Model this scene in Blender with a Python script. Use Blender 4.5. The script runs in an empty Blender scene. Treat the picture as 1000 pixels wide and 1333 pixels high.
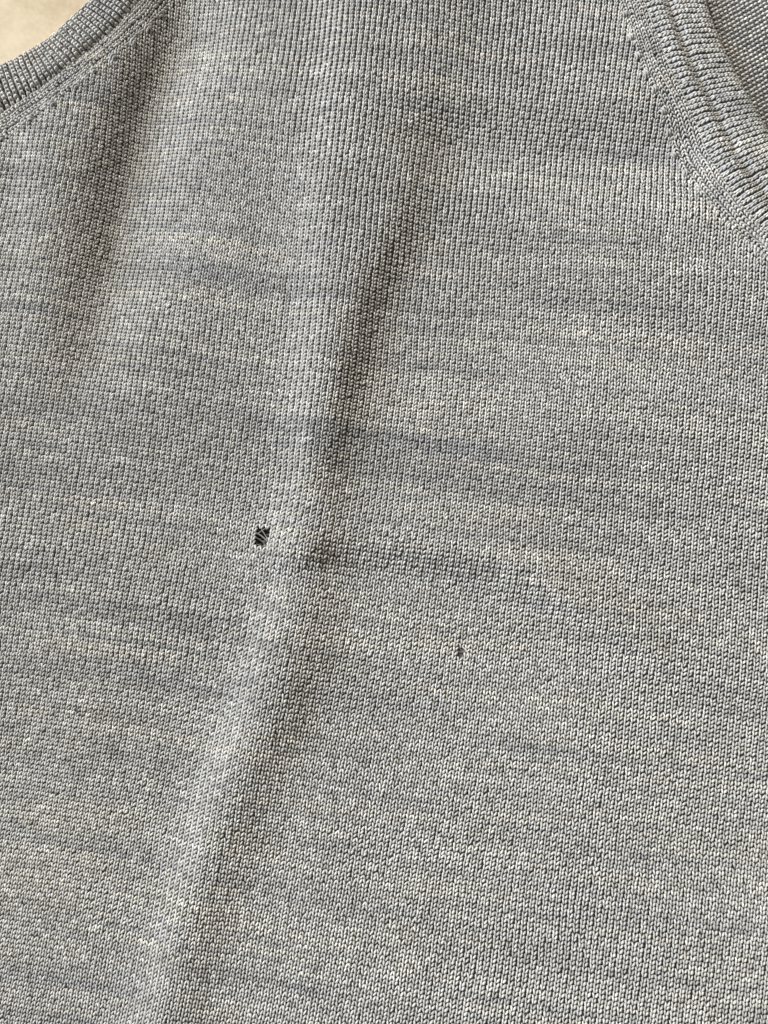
import bpy, math
import numpy as np

rng = np.random.default_rng(7)
scene = bpy.context.scene
col = scene.collection

# ------------------------------------------------------------------ camera
TAU = math.radians(6.8)            # the phone leans a little away from straight down
TV = math.tan(math.radians(30.0))  # half vertical field of view
DIST = 0.2374
cam_d = bpy.data.cameras.new("camera")
cam = bpy.data.objects.new("camera", cam_d)
col.objects.link(cam)
cam.location = (0, -DIST * math.sin(TAU), DIST * math.cos(TAU))
cam.rotation_euler = (TAU, 0, 0)
cam_d.sensor_fit = 'VERTICAL'
cam_d.angle = math.radians(60.0)
cam_d.clip_start = 0.005
cam_d.clip_end = 50
scene.camera = cam

# ------------------------------------------------------------------ light
world = bpy.data.worlds.new("World")
scene.world = world
world.use_nodes = True
bg = world.node_tree.nodes["Background"]
bg.inputs[0].default_value = (1.0, 0.89, 0.74, 1)
bg.inputs[1].default_value = 0.21


def area(name, loc, size, power, colour, target=(0, 0, 0)):
    d = bpy.data.lights.new(name, 'AREA')
    d.shape = 'SQUARE'
    d.size = size
    d.energy = power
    d.color = colour
    o = bpy.data.objects.new(name, d)
    col.objects.link(o)
    o.location = loc
    dx, dy, dz = [t - l for t, l in zip(target, loc)]
    from mathutils import Vector
    o.rotation_euler = Vector((dx, dy, dz)).to_track_quat('-Z', 'Y').to_euler()
    return o


area("window_light", (-0.96, 1.05, 0.98), 0.36, 45, (1.0, 0.975, 0.915))
area("side_window_light", (-1.45, 0.10, 0.52), 0.60, 27, (0.66, 0.80, 1.0))
scene.view_settings.view_transform = 'Standard'
scene.view_settings.look = 'None'
scene.view_settings.exposure = 0.0
scene.view_settings.gamma = 1.0

# ------------------------------------------------------------------ cloth layout
# The cloth is laid out on the table plane in units of 0.2055 mm ("cloth units"),
# and converted to metres on the plane.
sT, cT = math.sin(TAU), math.cos(TAU)


def lay(px, py):
    px = np.asarray(px, float); py = np.asarray(py, float)
    nx = (px - 500.0) / 666.5 * TV
    ny = (666.5 - py) / 666.5 * TV
    t = DIST * cT / (cT - ny * sT)
    x = t * nx
    y = -DIST * sT + t * (sT + ny * cT)
    return x, y


def unlay(x, y):
    yy = y + DIST * sT
    # depth along axis and height in view
    d = yy * sT + DIST * cT * cT
    v = yy * cT - DIST * cT * sT
    return 500.0 + x / d / TV * 666.5, 666.5 - v / d / TV * 666.5


def sm(x, a, b):
    t = np.clip((x - a) / (b - a), 0, 1)
    return t * t * (3 - 2 * t)


_lat = {}


def vnoise(x, y, seed):
    """smooth value noise, 0..1"""
    if seed not in _lat:
        _lat[seed] = np.random.default_rng(seed).random((256, 256))
    L = _lat[seed]
    xi = np.floor(x).astype(int); yi = np.floor(y).astype(int)
    fx = x - xi; fy = y - yi
    fx = fx * fx * (3 - 2 * fx); fy = fy * fy * (3 - 2 * fy)
    a = L[xi % 256, yi % 256]; b = L[(xi + 1) % 256, yi % 256]
    c = L[xi % 256, (yi + 1) % 256]; d = L[(xi + 1) % 256, (yi + 1) % 256]
    return (a * (1 - fx) + b * fx) * (1 - fy) + (c * (1 - fx) + d * fx) * fy


MM = 0.001


def H(px, py):
    """drape of the front panel above its resting height, metres"""
    px = np.asarray(px, float); py = np.asarray(py, float)
    # long vertical fold
    ys = [-80, 0, 250, 450, 620, 720, 820, 930, 1050, 1170, 1333, 1420]
    xa = np.interp(py, ys, [445, 432, 410, 400, 384, 368, 345, 310, 265, 225, 185, 165])
    yd = [-80, 0, 120, 230, 310, 400, 510, 610, 700, 780, 850, 930, 1010, 1100, 1200, 1333, 1420]
    xd = np.interp(py, yd, [625, 603, 572, 548, 522, 484, 452, 432, 432, 420, 410, 382, 340, 303, 270, 240, 220])
    amp = np.interp(py, [-80, 0, 200, 350, 480, 600, 680, 760, 880, 1000, 1150, 1333],
                    [2.9, 3.2, 3.4, 4.2, 4.7, 4.3, 3.0, 3.3, 4.3, 4.2, 4.0, 3.6])
    w = np.interp(py, [0, 200, 350, 500, 620, 750, 850, 1000, 1333], [26, 20, 13, 13, 15, 18, 19, 20, 22])
    left = np.where(px < xa, np.exp(-((px - xa) / np.interp(py, [0, 400, 700, 1333], [95, 80, 75, 85])) ** 2), 1.0)
    right = 1.0 / (1.0 + np.exp(np.clip((px - xd) / w, -40, 40)))
    lit = 1.0 / (1.0 + np.exp(np.clip(-(px - xa) / 14.0, -40, 40)))
    h = 2.0 * amp * (0.12 * left * right + 0.92 * lit * (0.48 + 0.52 * right))
    # shallow trough just after the drop
    h -= 0.5 * np.exp(-((px - xd - 45) / 40.0) ** 2) * sm(py, 200, 380) * (1 - sm(py, 650, 760))
    # pinched crease under the hole
    yb = np.interp(px, [250, 340, 430, 520, 640, 700, 760, 860], [748, 722, 700, 706, 728, 756, 795, 850])
    ab = np.interp(px, [280, 320, 360, 400, 440, 520, 600, 700, 780, 870], [0, 0.35, 0.85, 0.95, 0.95, 1.35, 1.25, 1.05, 0.7, 0])
    d = py - yb
    h += 3.0 * ab * np.where(d < 0, np.exp(-(d / 55.0) ** 2), np.exp(-(d / 27.0) ** 2))
    h -= 0.35 * ab * np.exp(-((d - 48) / 30.0) ** 2)
    # trough running down from the armhole
    xc = np.interp(py, [-80, 40, 130, 220, 320, 430, 560], [262, 226, 188, 164, 148, 128, 105])
    ac = np.interp(py, [-80, 0, 80, 200, 330, 450, 560], [1.2, 1.8, 2.6, 2.7, 2.0, 0.9, 0])
    h -= 2.6 * ac * np.where(px < xc, np.exp(-((px - xc) / 40.0) ** 2), np.exp(-((px - xc) / 70.0) ** 2))
    # small fold by the left edge
    h += 1.1 * np.exp(-((px - np.interp(py, [100, 300, 520], [78, 58, 40])) / 36.0) ** 2) * sm(py, 110, 200) * (1 - sm(py, 400, 560))
    h -= 1.3 * np.exp(-((px - 8) / 30.0) ** 2) * sm(py, 130, 190) * (1 - sm(py, 260, 340))
    # soft cross waves at the upper right
    yw = np.interp(px, [440, 600, 850, 1000], [168, 196, 208, 225])
    h -= 3.1 * np.exp(-((py - yw) / 44.0) ** 2) * sm(px, 450, 600) * (1 - sm(px, 860, 960))
    yw2 = np.interp(px, [480, 700, 1000], [845, 870, 930])
    h -= 0.7 * np.exp(-((py - yw2) / 45.0) ** 2) * sm(px, 520, 680)
    yw3 = np.interp(px, [500, 700, 1000], [322, 338, 352])
    h -= 1.1 * np.exp(-((py - yw3) / 30.0) ** 2) * sm(px, 520, 620) * (1 - sm(px, 880, 980))
    # gentle uneven resting height
    h += 1.5 * (vnoise(px / 210.0 + 3, py / 230.0 + 9, 11) - 0.5)
    h += 0.55 * (vnoise(px / 85.0 + 3, py / 90.0 + 9, 12) - 0.5)
    # the right half tips towards the window, the left half away from it
    h += 0.0075 * np.clip(px - 480, 0, 700) * 0.55 + 0.0050 * np.clip(py - 500, 0, 1000) * sm(px, 380, 700) - 0.0045 * np.clip(py - 450, 0, 1000) * (1 - sm(px, 200, 460))
    return h * MM


def Hn(px, py):
    return H(px, py)


TABLE_Z = -0.0085

# ------------------------------------------------------------------ materials


def new_mat(name):
    m = bpy.data.materials.new(name)
    m.use_nodes = True
    nt = m.node_tree
    return m, nt, nt.nodes["Principled BSDF"]


def yarn_mat(name, tint=(1, 1, 1), use_attr=True, base=0.2):
    m, nt, p = new_mat(name)
    p.inputs["Roughness"].default_value = 0.62
    p.inputs["Specular IOR Level"].default_value = 0.35
    p.inputs["Sheen Weight"].default_value = 0.12
    p.inputs["Sheen Roughness"].default_value = 0.5
    p.inputs["Sheen Tint"].default_value = (0.9, 0.94, 1.0, 1)
    tc = nt.nodes.new("ShaderNodeTexCoord")
    n = nt.nodes.new("ShaderNodeTexNoise")
    n.inputs["Scale"].default_value = 5200
    n.inputs["Detail"].default_value = 2
    nt.links.new(tc.outputs["Object"], n.inputs["Vector"])
    ramp = nt.nodes.new("ShaderNodeMapRange")
    ramp.inputs["From Min"].default_value = 0.3
    ramp.inputs["From Max"].default_value = 0.7
    ramp.inputs["To Min"].default_value = 0.72
    ramp.inputs["To Max"].default_value = 1.28
    nt.links.new(n.outputs["Fac"], ramp.inputs["Value"])
    mul = nt.nodes.new("ShaderNodeVectorMath"); mul.operation = 'SCALE'
    if use_attr:
        at = nt.nodes.new("ShaderNodeAttribute"); at.attribute_name = "yarn"
        nt.links.new(at.outputs["Color"], mul.inputs[0])
    else:
        mul.inputs[0].default_value = (base * tint[0], base * tint[1], base * tint[2])
    nt.links.new(ramp.outputs["Result"], mul.inputs["Scale"])
    nt.links.new(mul.outputs["Vector"], p.inputs["Base Color"])
    b = nt.nodes.new("ShaderNodeBump")
    b.inputs["Strength"].default_value = 0.35
    b.inputs["Distance"].default_value = 0.0001
    nt.links.new(n.outputs["Fac"], b.inputs["Height"])
    nt.links.new(b.outputs["Normal"], p.inputs["Normal"])
    return m


M_YARN = yarn_mat("heathered_grey_wool")
M_BACKING = yarn_mat("shaded_wool_ground", (1.0, 0.98, 0.95), False, 0.10)  # much darker than the yarn: shade in the stitch gaps put into the colour

M_TABLE, nt, p = new_mat("cream_table")
p.inputs["Roughness"].default_value = 0.55
tc = nt.nodes.new("ShaderNodeTexCoord")
n1 = nt.nodes.new("ShaderNodeTexNoise"); n1.inputs["Scale"].default_value = 160; n1.inputs["Detail"].default_value = 5
n2 = nt.nodes.new("ShaderNodeTexNoise"); n2.inputs["Scale"].default_value = 700; n2.inputs["Detail"].default_value = 3
mx = nt.nodes.new("ShaderNodeMath"); mx.operation = 'MULTIPLY_ADD'; mx.inputs[1].default_value = 0.4
nt.links.new(tc.outputs["Object"], n1.inputs["Vector"]); nt.links.new(tc.outputs["Object"], n2.inputs["Vector"])
nt.links.new(n2.outputs["Fac"], mx.inputs[0]); nt.links.new(n1.outputs["Fac"], mx.inputs[2])
cr = nt.nodes.new("ShaderNodeValToRGB")
cr.color_ramp.elements[0].position = 0.45; cr.color_ramp.elements[0].color = (0.255, 0.187, 0.098, 1)
cr.color_ramp.elements[1].position = 0.85; cr.color_ramp.elements[1].color = (0.335, 0.26, 0.155, 1)
nt.links.new(mx.outputs[0], cr.inputs[0]); nt.links.new(cr.outputs[0], p.inputs["Base Color"])
bm_ = nt.nodes.new("ShaderNodeBump"); bm_.inputs["Strength"].default_value = 0.15; bm_.inputs["Distance"].default_value = 0.0003
nt.links.new(n2.outputs["Fac"], bm_.inputs["Height"]); nt.links.new(bm_.outputs["Normal"], p.inputs["Normal"])

# ------------------------------------------------------------------ mesh helpers


def make_mesh(name, V, F, mat, colours=None, smooth=True):
    """V (n,3), F (m,4) arrays"""
    me = bpy.data.meshes.new(name)
    V = np.asarray(V, np.float32); F = np.asarray(F, np.int32)
    me.vertices.add(len(V)); me.vertices.foreach_set("co", V.ravel())
    k = F.shape[1]
    me.loops.add(F.size); me.loops.foreach_set("vertex_index", F.ravel())
    me.polygons.add(len(F))
    me.polygons.foreach_set("loop_start", np.arange(0, F.size, k, dtype=np.int32))
    me.update(calc_edges=True)
    if smooth:
        me.polygons.foreach_set("use_smooth", np.ones(len(F), dtype=bool))
    if colours is not None:
        a = me.color_attributes.new("yarn", 'FLOAT_COLOR', 'POINT')
        c4 = np.ones((len(V), 4), np.float32); c4[:, :3] = colours
        a.data.foreach_set("color", c4.ravel())
    me.materials.append(mat)
    return me


def link(name, me, parent=None, kind=None, label=None):
    o = bpy.data.objects.new(name, me)
    col.objects.link(o)
    if parent is not None:
        o.parent = parent
    if kind:
        o["kind"] = kind
    if label:
        o["label"] = label
    return o


PROFILE = [(-1.0, -0.5), (-0.74, 0.55), (0.0, 1.0), (0.74, 0.55), (1.0, -0.5)]


_g = 3.0
_GX, _GY = np.meshgrid(np.arange(-120, 1160, _g), np.arange(-160, 1460, _g))
_gz = H(_GX, _GY)
_gwx, _gwy = lay(_GX, _GY)
_zx = np.gradient(_gz, axis=1) / np.gradient(_gwx, axis=1)
_zy = np.gradient(_gz, axis=0) / np.gradient(_gwy, axis=0)
_NRM = np.stack([-_zx, -_zy, np.ones_like(_zx)], -1)
_NRM /= np.linalg.norm(_NRM, axis=-1, keepdims=True)


def cloth_normal(x, y):
    px, py = unlay(x, y)
    i = np.clip(np.round((py + 160) / _g).astype(int), 0, _NRM.shape[0] - 1)
    j = np.clip(np.round((px + 120) / _g).astype(int), 0, _NRM.shape[1] - 1)
    return _NRM[i, j]


def strands(P, R, C, profile=PROFILE):
    """P (n,k,3) paths, R (n,k) radii, C (n,3) colours -> V, F, colours: rounded yarn strands
    lying on the draped cloth"""
    n, k, _ = P.shape
    T = np.gradient(P, axis=1)
    N = cloth_normal(P[..., 0], P[..., 1])
    T -= N * (T * N).sum(-1, keepdims=True)
    T /= np.linalg.norm(T, axis=2, keepdims=True) + 1e-12
    S = np.cross(N, T)
    q = len(profile)
    V = np.empty((n, k, q, 3))
    for i, (a, b) in enumerate(profile):
        V[:, :, i] = P + S * (a * R)[..., None] + N * (b * R)[..., None]
    base = (np.arange(n) * k * q)[:, None, None]
    st = (np.arange(k - 1) * q)[None, :, None]
    ci = np.arange(q - 1)[None, None, :]
    a = base + st + ci
    F = np.stack([a, a + 1, a + q + 1, a + q], -1).reshape(-1, 4)
    # orient faces upwards
    F = F[:, ::-1]
    Cv = np.repeat(C[:, None, :], k * q, axis=1).reshape(-1, 3)
    return V.reshape(-1, 3), F, Cv


def heather(u, v, px, py, n):
    """colour of the melange yarn: streaks along each course"""
    s = (0.55 * vnoise(u * 0.026 + 17, v * 0.50, 21) + 0.45 * vnoise(u * 0.065 + 5, v * 1.0, 22)) - 0.5
    s += 0.25 * (vnoise(u * 0.028 + 40, v * 0.12, 23) - 0.5)
    s += 0.22 * (vnoise(u * 0.7, v * 1.0, 24) - 0.5)
    dark = sm(vnoise(u * 0.030 + 71, v * 0.62 + 13, 26), 0.58, 1.0)
    dark = np.clip(dark * (0.55 + 0.9 * rng.random(n)), 0, 1)
    val = 0.455 * np.exp(0.36 * s - 0.20 * dark) * np.exp(rng.normal(0, 0.10, n))
    # cool dark fibres and warm pale fibres
    t = np.clip((val - 0.34) / 0.40, 0, 1)
    tint = vnoise(u * 0.08 + 3, v * 0.5 + 8, 25)
    cool = np.stack([0.97 + 0 * t, 0.985 + 0 * t, 1.01 - 0.0 * t], -1)
    warm = np.stack([1.05 + 0 * t, 0.995 + 0 * t, 0.89 + 0.0 * t], -1)
    m = np.clip(0.66 + 0.35 * s - 0.15 * dark + 0.3 * (tint - 0.5), 0, 1)[:, None]
    return val[:, None] * (cool * (1 - m) + warm * m)


WALE = 0.00155
COURSE = 0.00108
# the two legs of a knit stitch: (across, along, height) in stitch units; the twist of the
# yarn lays the left leg almost straight along the wale and throws the right one across it
LEG_A = np.array([(-0.05, -0.18, -0.13), (0.07, 0.05, 0.08), (0.20, 0.28, 0.15), (0.33, 0.51, 0.09), (0.45, 0.74, -0.13)])
RAD_A = np.array([0.10, 0.178, 0.200, 0.178, 0.10])
LEG_B = np.array([(-0.14, -0.45, -0.16), (-0.18, -0.12, 0.03), (-0.235, 0.20, 0.10), (-0.29, 0.52, 0.03), (-0.34, 0.82, -0.16)])
RAD_B = np.array([0.12, 0.155, 0.162, 0.155, 0.115])
# the same stitch where it lies open and even
LEG_E = np.array([(0.10, -0.38, -0.16), (0.16, -0.08, 0.06), (0.245, 0.24, 0.13), (0.34, 0.55, 0.08), (0.42, 0.82, -0.15)])
RAD_E = np.array([0.11, 0.175, 0.192, 0.172, 0.10])


def knit(mapf, iu, jv, wale, colour, zoff=0.0, spread=1.0, thick=1.0, even=0.0):
    """V-shaped stitches at (iu, jv); mapf(u, v) -> world x, y, z"""
    n = len(iu)
    Vs, Fs, Cs = [], [], []
    off = 0
    ju = rng.normal(0, 0.035, n); jb = rng.normal(0, 0.06, n); jz = rng.normal(0, 0.035, n)
    for LEG, RAD in ((LEG_A, RAD_A), (LEG_B, RAD_B)):
        e = np.reshape(np.clip(even + rng.normal(0, 0.22, n), 0, 1), (-1, 1, 1))
        mir = np.array([1 if LEG is LEG_A else -1, 1, 1])
        G = LEG[None] * (1 - e) + (LEG_E * mir)[None] * e
        lean = rng.normal(0, 0.06, n)
        u = iu[:, None] + ju[:, None] + G[..., 0] * np.reshape(spread, (-1, 1)) + lean[:, None] * G[..., 1]
        v = jv[:, None] + jb[:, None] + G[..., 1] + rng.normal(0, 0.04, n)[:, None]
        x, y, z = mapf(u, v)
        hz = G[..., 2] + jz[:, None] + rng.normal(0, 0.03, n)[:, None]
        P = np.stack([x, y, z + hz * wale + zoff], -1)
        R = (RAD[None, :] * (1 - e[..., 0]) + RAD_E[None, :] * e[..., 0]) * wale * thick * (1 + rng.normal(0, 0.10, n))[:, None]
        c = colour * np.exp(rng.normal(0, 0.075, n))[:, None]
        V, F, C = strands(P, R, c)
        Vs.append(V); Fs.append(F + off); Cs.append(C); off += len(V)
    return np.concatenate(Vs), np.concatenate(Fs), np.concatenate(Cs)


# ------------------------------------------------------------------ edge curves (cloth units)
ARM = [  # opening edge, seam with the panel, line of shaping marks
    ((-60, 105), (-45, 170), (-40, 198)), ((0, 80), (20, 135), (31, 163)), ((33, 64), (55, 112), (69, 136)),
    ((60, 48), (96, 82), (112, 101)), ((87, 22), (127, 56), (146, 72)), ((110, 0), (156, 28), (180, 40)),
    ((135, -35), (185, -10), (212, 3)), ((152, -70), (207, -48), (236, -36))]
NECK = [  # opening edge, seam with the panel, line of shaping marks
    ((896, -52), (815, -50), (788, -45)), ((909, 0), (830, 0), (800, 8)), ((921, 39), (845, 42), (813, 50)),
    ((943, 91), (865, 97), (832, 105)), ((966, 136), (890, 147), (858, 156)), ((986, 172), (910, 190), (875, 206)),
    ((1010, 212), (935, 245), (901, 260)), ((1038, 252), (970, 295), (942, 311)), ((1065, 284), (1000, 325), (976, 341)),
    ((1105, 330), (1040, 372), (1018, 388))]


def curve(pts, m=400):
    p = np.array(pts, float)
    k = len(p)
    out = []
    ext = np.vstack([2 * p[0] - p[1], p, 2 * p[-1] - p[-2]])
    tt = np.linspace(0, k - 1 - 1e-9, m)
    i = np.floor(tt).astype(int); f = (tt - i)[:, None]
    p0, p1, p2, p3 = ext[i], ext[i + 1], ext[i + 2], ext[i + 3]
    return 0.5 * ((2 * p1) + (-p0 + p2) * f + (2 * p0 - 5 * p1 + 4 * p2 - p3) * f ** 2 + (-p0 + 3 * p1 - 3 * p2 + p3) * f ** 3)


class Edge:
    def __init__(self, rows):
        self.c = [curve([r[i] for r in rows]) for i in range(3)]
        mid = np.stack(lay(self.c[1][:, 0], self.c[1][:, 1]), -1)
        d = np.linalg.norm(np.diff(mid, axis=0), axis=1)
        self.s = np.concatenate([[0], np.cumsum(d)])
        self.length = self.s[-1]

    def at(self, which, s):
        c = self.c[which]
        return np.interp(s, self.s, c[:, 0]), np.interp(s, self.s, c[:, 1])

    def patch(self, a, b, s, t):
        ax, ay = self.at(a, s); bx, by = self.at(b, s)
        return ax + (bx - ax) * t, ay + (by - ay) * t


arm = Edge(ARM); neck = Edge(NECK)


def arm_x(which, py):
    c = arm.c[which]; o = np.argsort(c[:, 1])
    return np.interp(py, c[o, 1], c[o, 0], left=c[o[0], 0], right=-400)


def neck_x(which, py):
    c = neck.c[which]; o = np.argsort(c[:, 1])
    return np.interp(py, c[o, 1], c[o, 0], left=c[o[0], 0], right=3000)


HOLES = [(344.5, 702.0, 10.0, 14.5, 0.45), (597.0, 849.0, 3.2, 5.0, 0.1)]


def hole_d(px, py):
    """1 at the rim of the nearest hole"""
    d = np.full(np.shape(px), 99.0)
    for (cx, cy, rx, ry, a) in HOLES:
        dx, dy = px - cx, py - cy
        x = dx * math.cos(a) + dy * math.sin(a); y = -dx * math.sin(a) + dy * math.cos(a)
        d = np.minimum(d, np.sqrt((x / rx) ** 2 + (y / ry) ** 2))
    return d


ROT = math.radians(-8.0)


def body_xy(u, v):
    """wale u, course v (v upwards) -> plane"""
    bow = 0.55 * (vnoise(u * 0.02 + 9, v * 0.015 + 4, 31) - 0.5) * 8 + 0.0
    bow2 = (vnoise(u * 0.03 + 2, v * 0.012 + 7, 32) - 0.5) * 3.0
    uu = u + bow2 + 0.5 * (vnoise(u * 0.11, v * 0.06, 33) - 0.5)
    vv = v + bow + 0.5 * (vnoise(u * 0.09 + 3, v * 0.10, 34) - 0.5)
    a = uu * WALE; b = vv * COURSE
    # wales lean a little more towards the hem
    a = a - 0.14 * b * b
    x = a * math.cos(ROT) - b * math.sin(ROT)
    y = a * math.sin(ROT) + b * math.cos(ROT)
    px, py = unlay(x, y)
    # stitches pulled open round the holes
    for (cx, cy, rx, ry, ang) in HOLES:
        dx, dy = px - cx, py - cy
        r = np.sqrt((dx / rx) ** 2 + (dy / ry) ** 2) + 1e-6
        k = 0.05 * np.exp(-((r - 1.0) / 0.8) ** 2)
        px = px + dx / r * k; py = py + dy / r * k
    return px, py


def body_map(u, v):
    px, py = body_xy(u, v)
    x, y = lay(px, py)
    return x, y, Hn(px, py)


# ------------------------------------------------------------------ the table
V = []
for (x, y) in ((-0.9, -0.9), (0.9, -0.9), (0.9, 0.9), (-0.9, 0.9)):
    V.append((x, y, TABLE_Z))
for (x, y) in ((-0.9, -0.9), (0.9, -0.9), (0.9, 0.9), (-0.9, 0.9)):
    V.append((x, y, TABLE_Z - 0.03))
F = [(0, 1, 2, 3), (7, 6, 5, 4), (0, 4, 5, 1), (1, 5, 6, 2), (2, 6, 7, 3), (3, 7, 4, 0)]
table = link("table_top", make_mesh("table_top", V, F, M_TABLE, smooth=False), kind="structure")

# ------------------------------------------------------------------ the vest
vest = bpy.data.objects.new("knitted_vest", None)
col.objects.link(vest)
vest["label"] = "heathered grey fine-knit sleeveless vest with a moth hole, spread on a cream table"
vest["category"] = "vest"


def sheet(name, x0, x1, y0, y1, step, keep, zf, parent):
    gx = np.arange(x0, x1 + step, step); gy = np.arange(y0, y1 + step, step)
    X, Y = np.meshgrid(gx, gy)
    wx, wy = lay(X, Y)
    V = np.stack([wx, wy, zf(X, Y)], -1).reshape(-1, 3)
    ny, nx = X.shape
    idx = np.arange(nx * ny).reshape(ny, nx)
    F = np.stack([idx[1:, :-1], idx[1:, 1:], idx[:-1, 1:], idx[:-1, :-1]], -1).reshape(-1, 4)
    cx = (X[:-1, :-1] + step / 2).ravel(); cy = (Y[:-1, :-1] + step / 2).ravel()
    F = F[keep(cx, cy)]
    used = np.unique(F); remap = np.full(len(V), -1); remap[used] = np.arange(len(used))
    return link(name, make_mesh(name, V[used], remap[F], M_BACKING), parent)


def front_keep(cx, cy):
    return (cx > arm_x(1, cy) - 3) & (cx < neck_x(1, cy) + 3) & (np.hypot((cx - 344.5) / 15.5, (cy - 702) / 20.0) > 1.0)


front = sheet("front_panel", -70, 1075, -75, 1410, 5, front_keep, lambda X, Y: Hn(X, Y) - 0.00032, vest)

# body stitches
iu, jv = np.meshgrid(np.arange(-95, 96), np.arange(-185, 190))
iu = iu.ravel().astype(float); jv = jv.ravel().astype(float)
bx, by = body_xy(iu, jv)
ok = (bx > -40) & (bx < 1045) & (by > -45) & (by < 1380)
ok &= (bx > arm_x(2, by) - 1) & (bx < neck_x(2, by) + 1) & (hole_d(bx, by) > 1.0)
iu, jv, bx, by = iu[ok], jv[ok], bx[ok], by[ok]
colr = heather(iu, jv, bx, by, len(iu))
ribby = sm(vnoise(iu * 0.022 + 60, jv * 0.03 + 12, 41), 0.45, 0.75) * 0.6
ribby = np.maximum(ribby, (1 - sm(by, 90, 140)) * sm(bx, 300, 420))
ribby = np.maximum(ribby, sm(by, 195, 225) * (1 - sm(by, 285, 320)) * sm(bx, 480, 600))
V, F, C = knit(body_map, iu, jv, WALE, colr, spread=1.0 - 0.15 * ribby,
               even=0.15 + 0.75 * sm(vnoise(iu * 0.035 + 20, jv * 0.05 + 31, 42), 0.35, 0.8) + 0.25 * sm(by, 900, 1200))
print("body stitches", len(iu), "faces", len(F))
link("knit_stitches", make_mesh("knit_stitches", V, F, M_YARN, C), front, kind="stuff")


def strip_stitches(edge, name, rows):
    """rows of stitches between the seam and the shaping marks, lying along the edge"""
    L = edge.length
    n = int(L / COURSE)
    u0 = np.arange(rows) + 0.5
    iu, jv = np.meshgrid(u0, np.arange(1, n - 1))
    iu = iu.ravel(); jv = jv.ravel().astype(float)

    def mp(u, v):
        wob = 0.30 * (vnoise(u * 0.8 + 3, v * 0.33 + 11, 61) - 0.5)
        wov = 0.7 * (vnoise(u * 1.3 + 9, v * 0.21 + 2, 62) - 0.5)
        u = u + wob
        px, py = edge.patch(1, 2, np.clip((v + wov) * L / n, 0, L), u / rows)
        x, y = lay(px, py)
        t = np.clip(u / rows, 0, 1)
        return x, y, Hn(px, py) - 0.0002 * np.exp(-(t / 0.12) ** 2)
    w = edge_width(edge, 1, 2) / rows
    c = heather(iu + 300, jv * 0.4 + 77, None, None, len(iu))
    V, F, C = knit(mp, iu, jv, w, c, even=0.5)
    link(name, make_mesh(name, V, F, M_YARN, C), front, kind="stuff")


def edge_width(edge, a, b):
    s = np.linspace(0, edge.length, 20)
    ax, ay = lay(*edge.at(a, s)); bx, by = lay(*edge.at(b, s))
    return float(np.mean(np.hypot(ax - bx, ay - by)))


strip_stitches(arm, "edge_stitches", 4)
strip_stitches(neck, "edge_stitches", 5)


# shaping marks: fat doubled stitches along the line where wales are cast together
def fashion_marks(edge, positions):
    for s in positions:
        px, py = edge.at(2, np.array([s * edge.length]))
        px = px[0] + rng.normal(0, 1.0); py = py[0] + rng.normal(0, 1.0)
        qx, qy = edge.at(2, np.array([min(1, s + 0.01) * edge.length]))
        tx, ty = qx[0] - px, qy[0] - py
        ang = math.atan2(ty, tx) + rng.normal(0, 0.25)
        Ps, Rs = [], []
        for o_ in (-1.7, 1.5):
            tt = np.linspace(-1, 1, 6)
            ln = 5.0 + rng.normal(0, 0.5)
            cx = px + tt * ln * math.cos(ang) - (o_ + 1.1 * tt ** 2) * math.sin(ang)
            cy = py + tt * ln * math.sin(ang) + (o_ + 1.1 * tt ** 2) * math.cos(ang)
            x, y = lay(cx, cy)
            z = Hn(cx, cy) + (0.00066 - 0.00070 * tt ** 2)
            Ps.append(np.stack([x, y, z], -1)); Rs.append(0.00033 * (1 - 0.35 * tt ** 2))
        c = np.array([[0.36, 0.355, 0.34]] * 2) * np.exp(rng.normal(0, 0.12))
        V, F, C = strands(np.array(Ps), np.array(Rs), c)
        link("shaping_stitch", make_mesh("shaping_stitch", V, F, M_YARN, C), front)


fashion_marks(arm, [0.13, 0.24, 0.33, 0.43, 0.52, 0.60, 0.68, 0.76, 0.84])
fashion_marks(neck, [0.10, 0.17, 0.235, 0.29, 0.345, 0.395, 0.45, 0.50, 0.55, 0.61])


# ribbed bands
def band(name, edge, spacing, zprof, label):
    L = edge.length
    ns = int(L / 0.0012); ntt = 20
    S, T = np.meshgrid(np.linspace(0, L, ns), np.linspace(0, 1, ntt))
    px, py = edge.patch(0, 1, S, T)
    x, y = lay(px, py)
    z = Hn(px, py) + zprof(T, px, py) - 0.00030
    V = np.stack([x, y, z], -1).reshape(-1, 3)
    idx = np.arange(ns * ntt).reshape(ntt, ns)
    F = np.stack([idx[:-1, :-1], idx[:-1, 1:], idx[1:, 1:], idx[1:, :-1]], -1).reshape(-1, 4)
    b = link(name, make_mesh(name, V, F, M_BACKING), vest, label=label)
    width = edge_width(edge, 0, 1)
    rows = int(round(width / (COURSE * 0.98)))
    n = int(L / spacing)
    for i in range(n):
        s0 = (i + 0.5) * L / n + rng.normal(0, 0.00003)
        bend = rng.normal(0, 0.00007)
        ph = rng.uniform(0, 6)

        def mp(u, v):
            t = np.clip(v / rows, 0.0, 1.02)
            s = s0 + u * spacing + bend * np.sin(t * 3 + ph) + 0.00008 * np.sin(t * 9 + ph * 2)
            px, py = edge.patch(0, 1, np.clip(s, 0, L), t)
            x, y = lay(px, py)
            return x, y, Hn(px, py) + zprof(t, px, py)
        jv = np.arange(rows) + 0.45
        iu = np.zeros(rows)
        hv = heather(iu + i * 3.1 + 500, jv * 0.8 + i * 1.7, None, None, rows)
        V, F, C = knit(mp, iu, jv, spacing, hv, zoff=0.00012, spread=0.68, thick=0.98, even=0.7)
        link("rib", make_mesh("rib", V, F, M_YARN, C), b)
    return b


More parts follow.
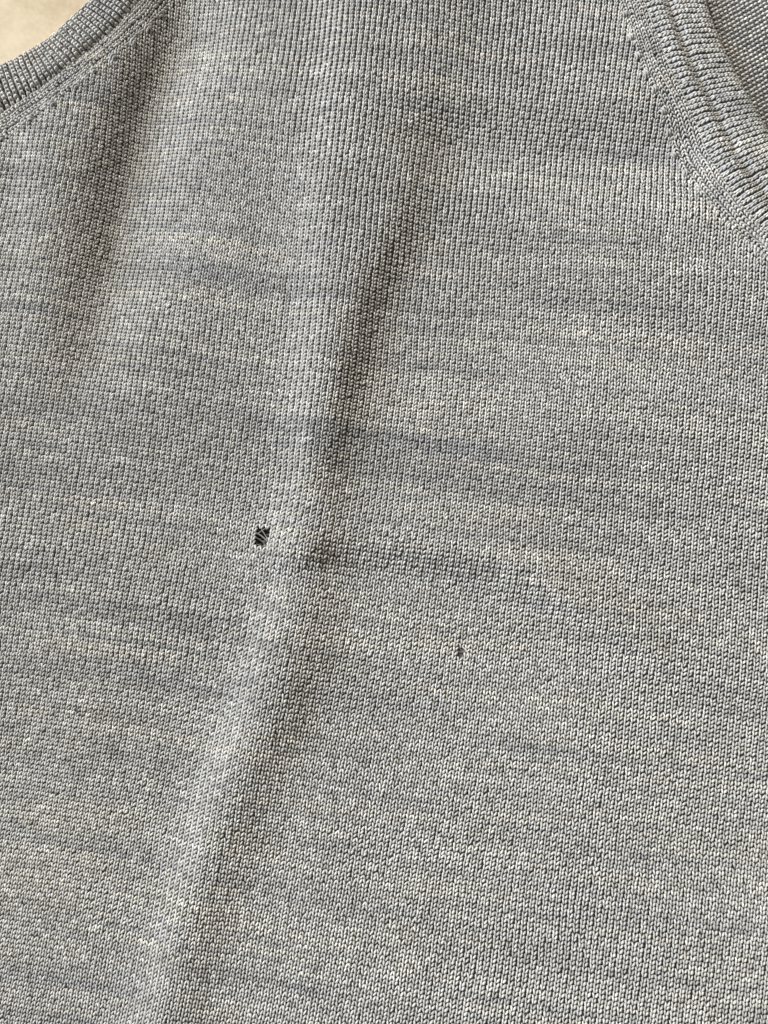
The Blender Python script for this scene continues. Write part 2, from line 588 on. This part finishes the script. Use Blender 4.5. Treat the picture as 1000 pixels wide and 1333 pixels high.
def arm_prof(t, px, py):
    # rolls down to the table at the opening, dips at the seam
    h = Hn(px, py)
    down = (TABLE_Z + 0.0014 - h) * (1 - sm(t, -0.02, 0.16)) ** 1.5
    body = 0.0008 * sm(t, 0.0, 0.25) * (1 - sm(t, 0.80, 1.0))
    return down * 0.55 + body - 0.0003 * np.exp(-((t - 1.0) / 0.06) ** 2)


def neck_prof(t, px, py):
    # t=0 opening edge, t=1 seam; a lengthwise groove a third of the way in from the seam
    h = Hn(px, py)
    down = -0.0016 * (1 - sm(t, -0.03, 0.10)) ** 1.6
    body = 0.0010 * sm(t, 0.0, 0.2) * (1 - sm(t, 0.85, 1.0))
    gr = -0.0012 * np.exp(-((t - 0.66) / 0.075) ** 2)
    return down * 0.7 + body + gr - 0.0002 * np.exp(-((t - 1.0) / 0.05) ** 2)


band("armhole_band", arm, 0.00178, arm_prof, "ribbed armhole band bordering the cream table")
band("neckline_band", neck, 0.00162, neck_prof, "ribbed neckline band with a lengthwise groove")


# ------------------------------------------------------------------ back panel, seen inside out through the neckline
def back_z(px, py):
    return H(px, py) - 0.0021 - 0.0016 * np.exp(-((px - 344) ** 2 + (py - 702) ** 2) / 60.0 ** 2) + 0.0006 * (vnoise(px / 60.0, py / 60.0, 51) - 0.5)


back = sheet("back_panel", -10, 1120, -110, 1410, 10,
             lambda cx, cy: (cx > arm_x(1, cy) + 12), lambda X, Y: back_z(X, Y) - 0.0003, vest)
back["label"] = "inside of the back panel, purl side up, seen through the neckline"


def purl(cond, name, parent):
    rot = math.radians(-24)
    w, c_ = 0.00150, 0.00108
    iu, jv = np.meshgrid(np.arange(-110, 111), np.arange(-160, 230))
    iu = iu.ravel().astype(float); jv = jv.ravel().astype(float)

    def mp(u, v):
        a = u * w; b = v * c_
        x = a * math.cos(rot) - b * math.sin(rot); y = a * math.sin(rot) + b * math.cos(rot)
        px, py = unlay(x, y)
        return x, y, back_z(px, py)
    x, y, _ = mp(iu, jv)
    px, py = unlay(x, y)
    k = cond(px, py)
    iu, jv = iu[k], jv[k]
    n = len(iu)
    Vs, Fs, Cs = [], [], []
    off = 0
    t = np.linspace(-1, 1, 5)[None, :]
    u = iu[:, None] + 0.5 * (jv[:, None] % 2) + 0.36 * t + rng.normal(0, 0.05, n)[:, None]
    v = jv[:, None] + 0.22 * (1 - t ** 2) + rng.normal(0, 0.06, n)[:, None]
    x, y, z = mp(u, v)
    z = z + w * (0.22 - 0.50 * t ** 2 + rng.normal(0, 0.04, n)[:, None])
    R = w * 0.25 * (1 - 0.40 * t ** 2) * (1 + rng.normal(0, 0.1, n))[:, None]
    c = heather(iu + 800, jv, None, None, n) * np.exp(rng.normal(0, 0.08, n))[:, None]
    V, F, C = strands(np.stack([x, y, z], -1), R, c)
    Vs, Fs, Cs = [V], [F], [C]
    link(name, make_mesh(name, np.concatenate(Vs), np.concatenate(Fs), M_YARN, np.concatenate(Cs)), parent, kind="stuff")


purl(lambda px, py: ((px > neck_x(0, py) - 18) & (px < 1110) & (py > -90) & (py < 300)) |
     (np.hypot(px - 344, py - 702) < 45) | (np.hypot(px - 597, py - 849) < 30), "purl_stitches", back)


# ------------------------------------------------------------------ broken yarns at the holes
def thread(name, pts, r, colour, zs, label=None):
    p = curve(pts, 14)
    x, y = lay(p[:, 0], p[:, 1])
    z = Hn(p[:, 0], p[:, 1]) + np.interp(np.linspace(0, 1, 14), np.linspace(0, 1, len(zs)), zs)
    P = np.stack([x, y, z], -1)[None]
    R = (np.full(14, r) * np.linspace(1, 0.7, 14))[None]
    prof = [(math.cos(a), math.sin(a)) for a in np.linspace(math.pi, -math.pi, 9)]
    V, F, C = strands(P, R, np.array([colour]), prof)
    return link(name, make_mesh(name, V, F[:, ::-1], M_YARN, C), front, label=label)


g = (0.15, 0.145, 0.135); gd = (0.08, 0.08, 0.075); gl = (0.20, 0.195, 0.18)
A = -0.0003
thread("loose_thread", [(333, 694), (340, 697), (348, 704), (358, 713)], 0.00020, g, [0.0001, A, A, 0.0001])
thread("loose_thread", [(334, 700), (341, 704), (348, 711), (355, 716)], 0.00014, gd, [0.0001, A, A, 0.0001])
thread("loose_thread", [(342, 690), (347, 698), (352, 704), (359, 709)], 0.00013, gl, [0.0001, A, A, 0.0002])
thread("loose_thread", [(332, 697), (338, 694), (347, 689), (356, 685)], 0.00015, g, [0.0002, A, 0.0001, 0.0003])
thread("loose_thread", [(335, 709), (341, 711), (347, 715), (351, 719)], 0.00015, gd, [0.0, A, A, 0.0001])
thread("loose_thread", [(600, 841), (606, 847), (608, 853), (604, 858), (600, 856)], 0.00018, (0.52, 0.5, 0.46), [0.0002, 0.0004, 0.0005, 0.0004, 0.0002])
thread("loose_thread", [(592, 846), (597, 848), (602, 847), (606, 844)], 0.00015, g, [0.0001, 0.0000, 0.0002, 0.0003])
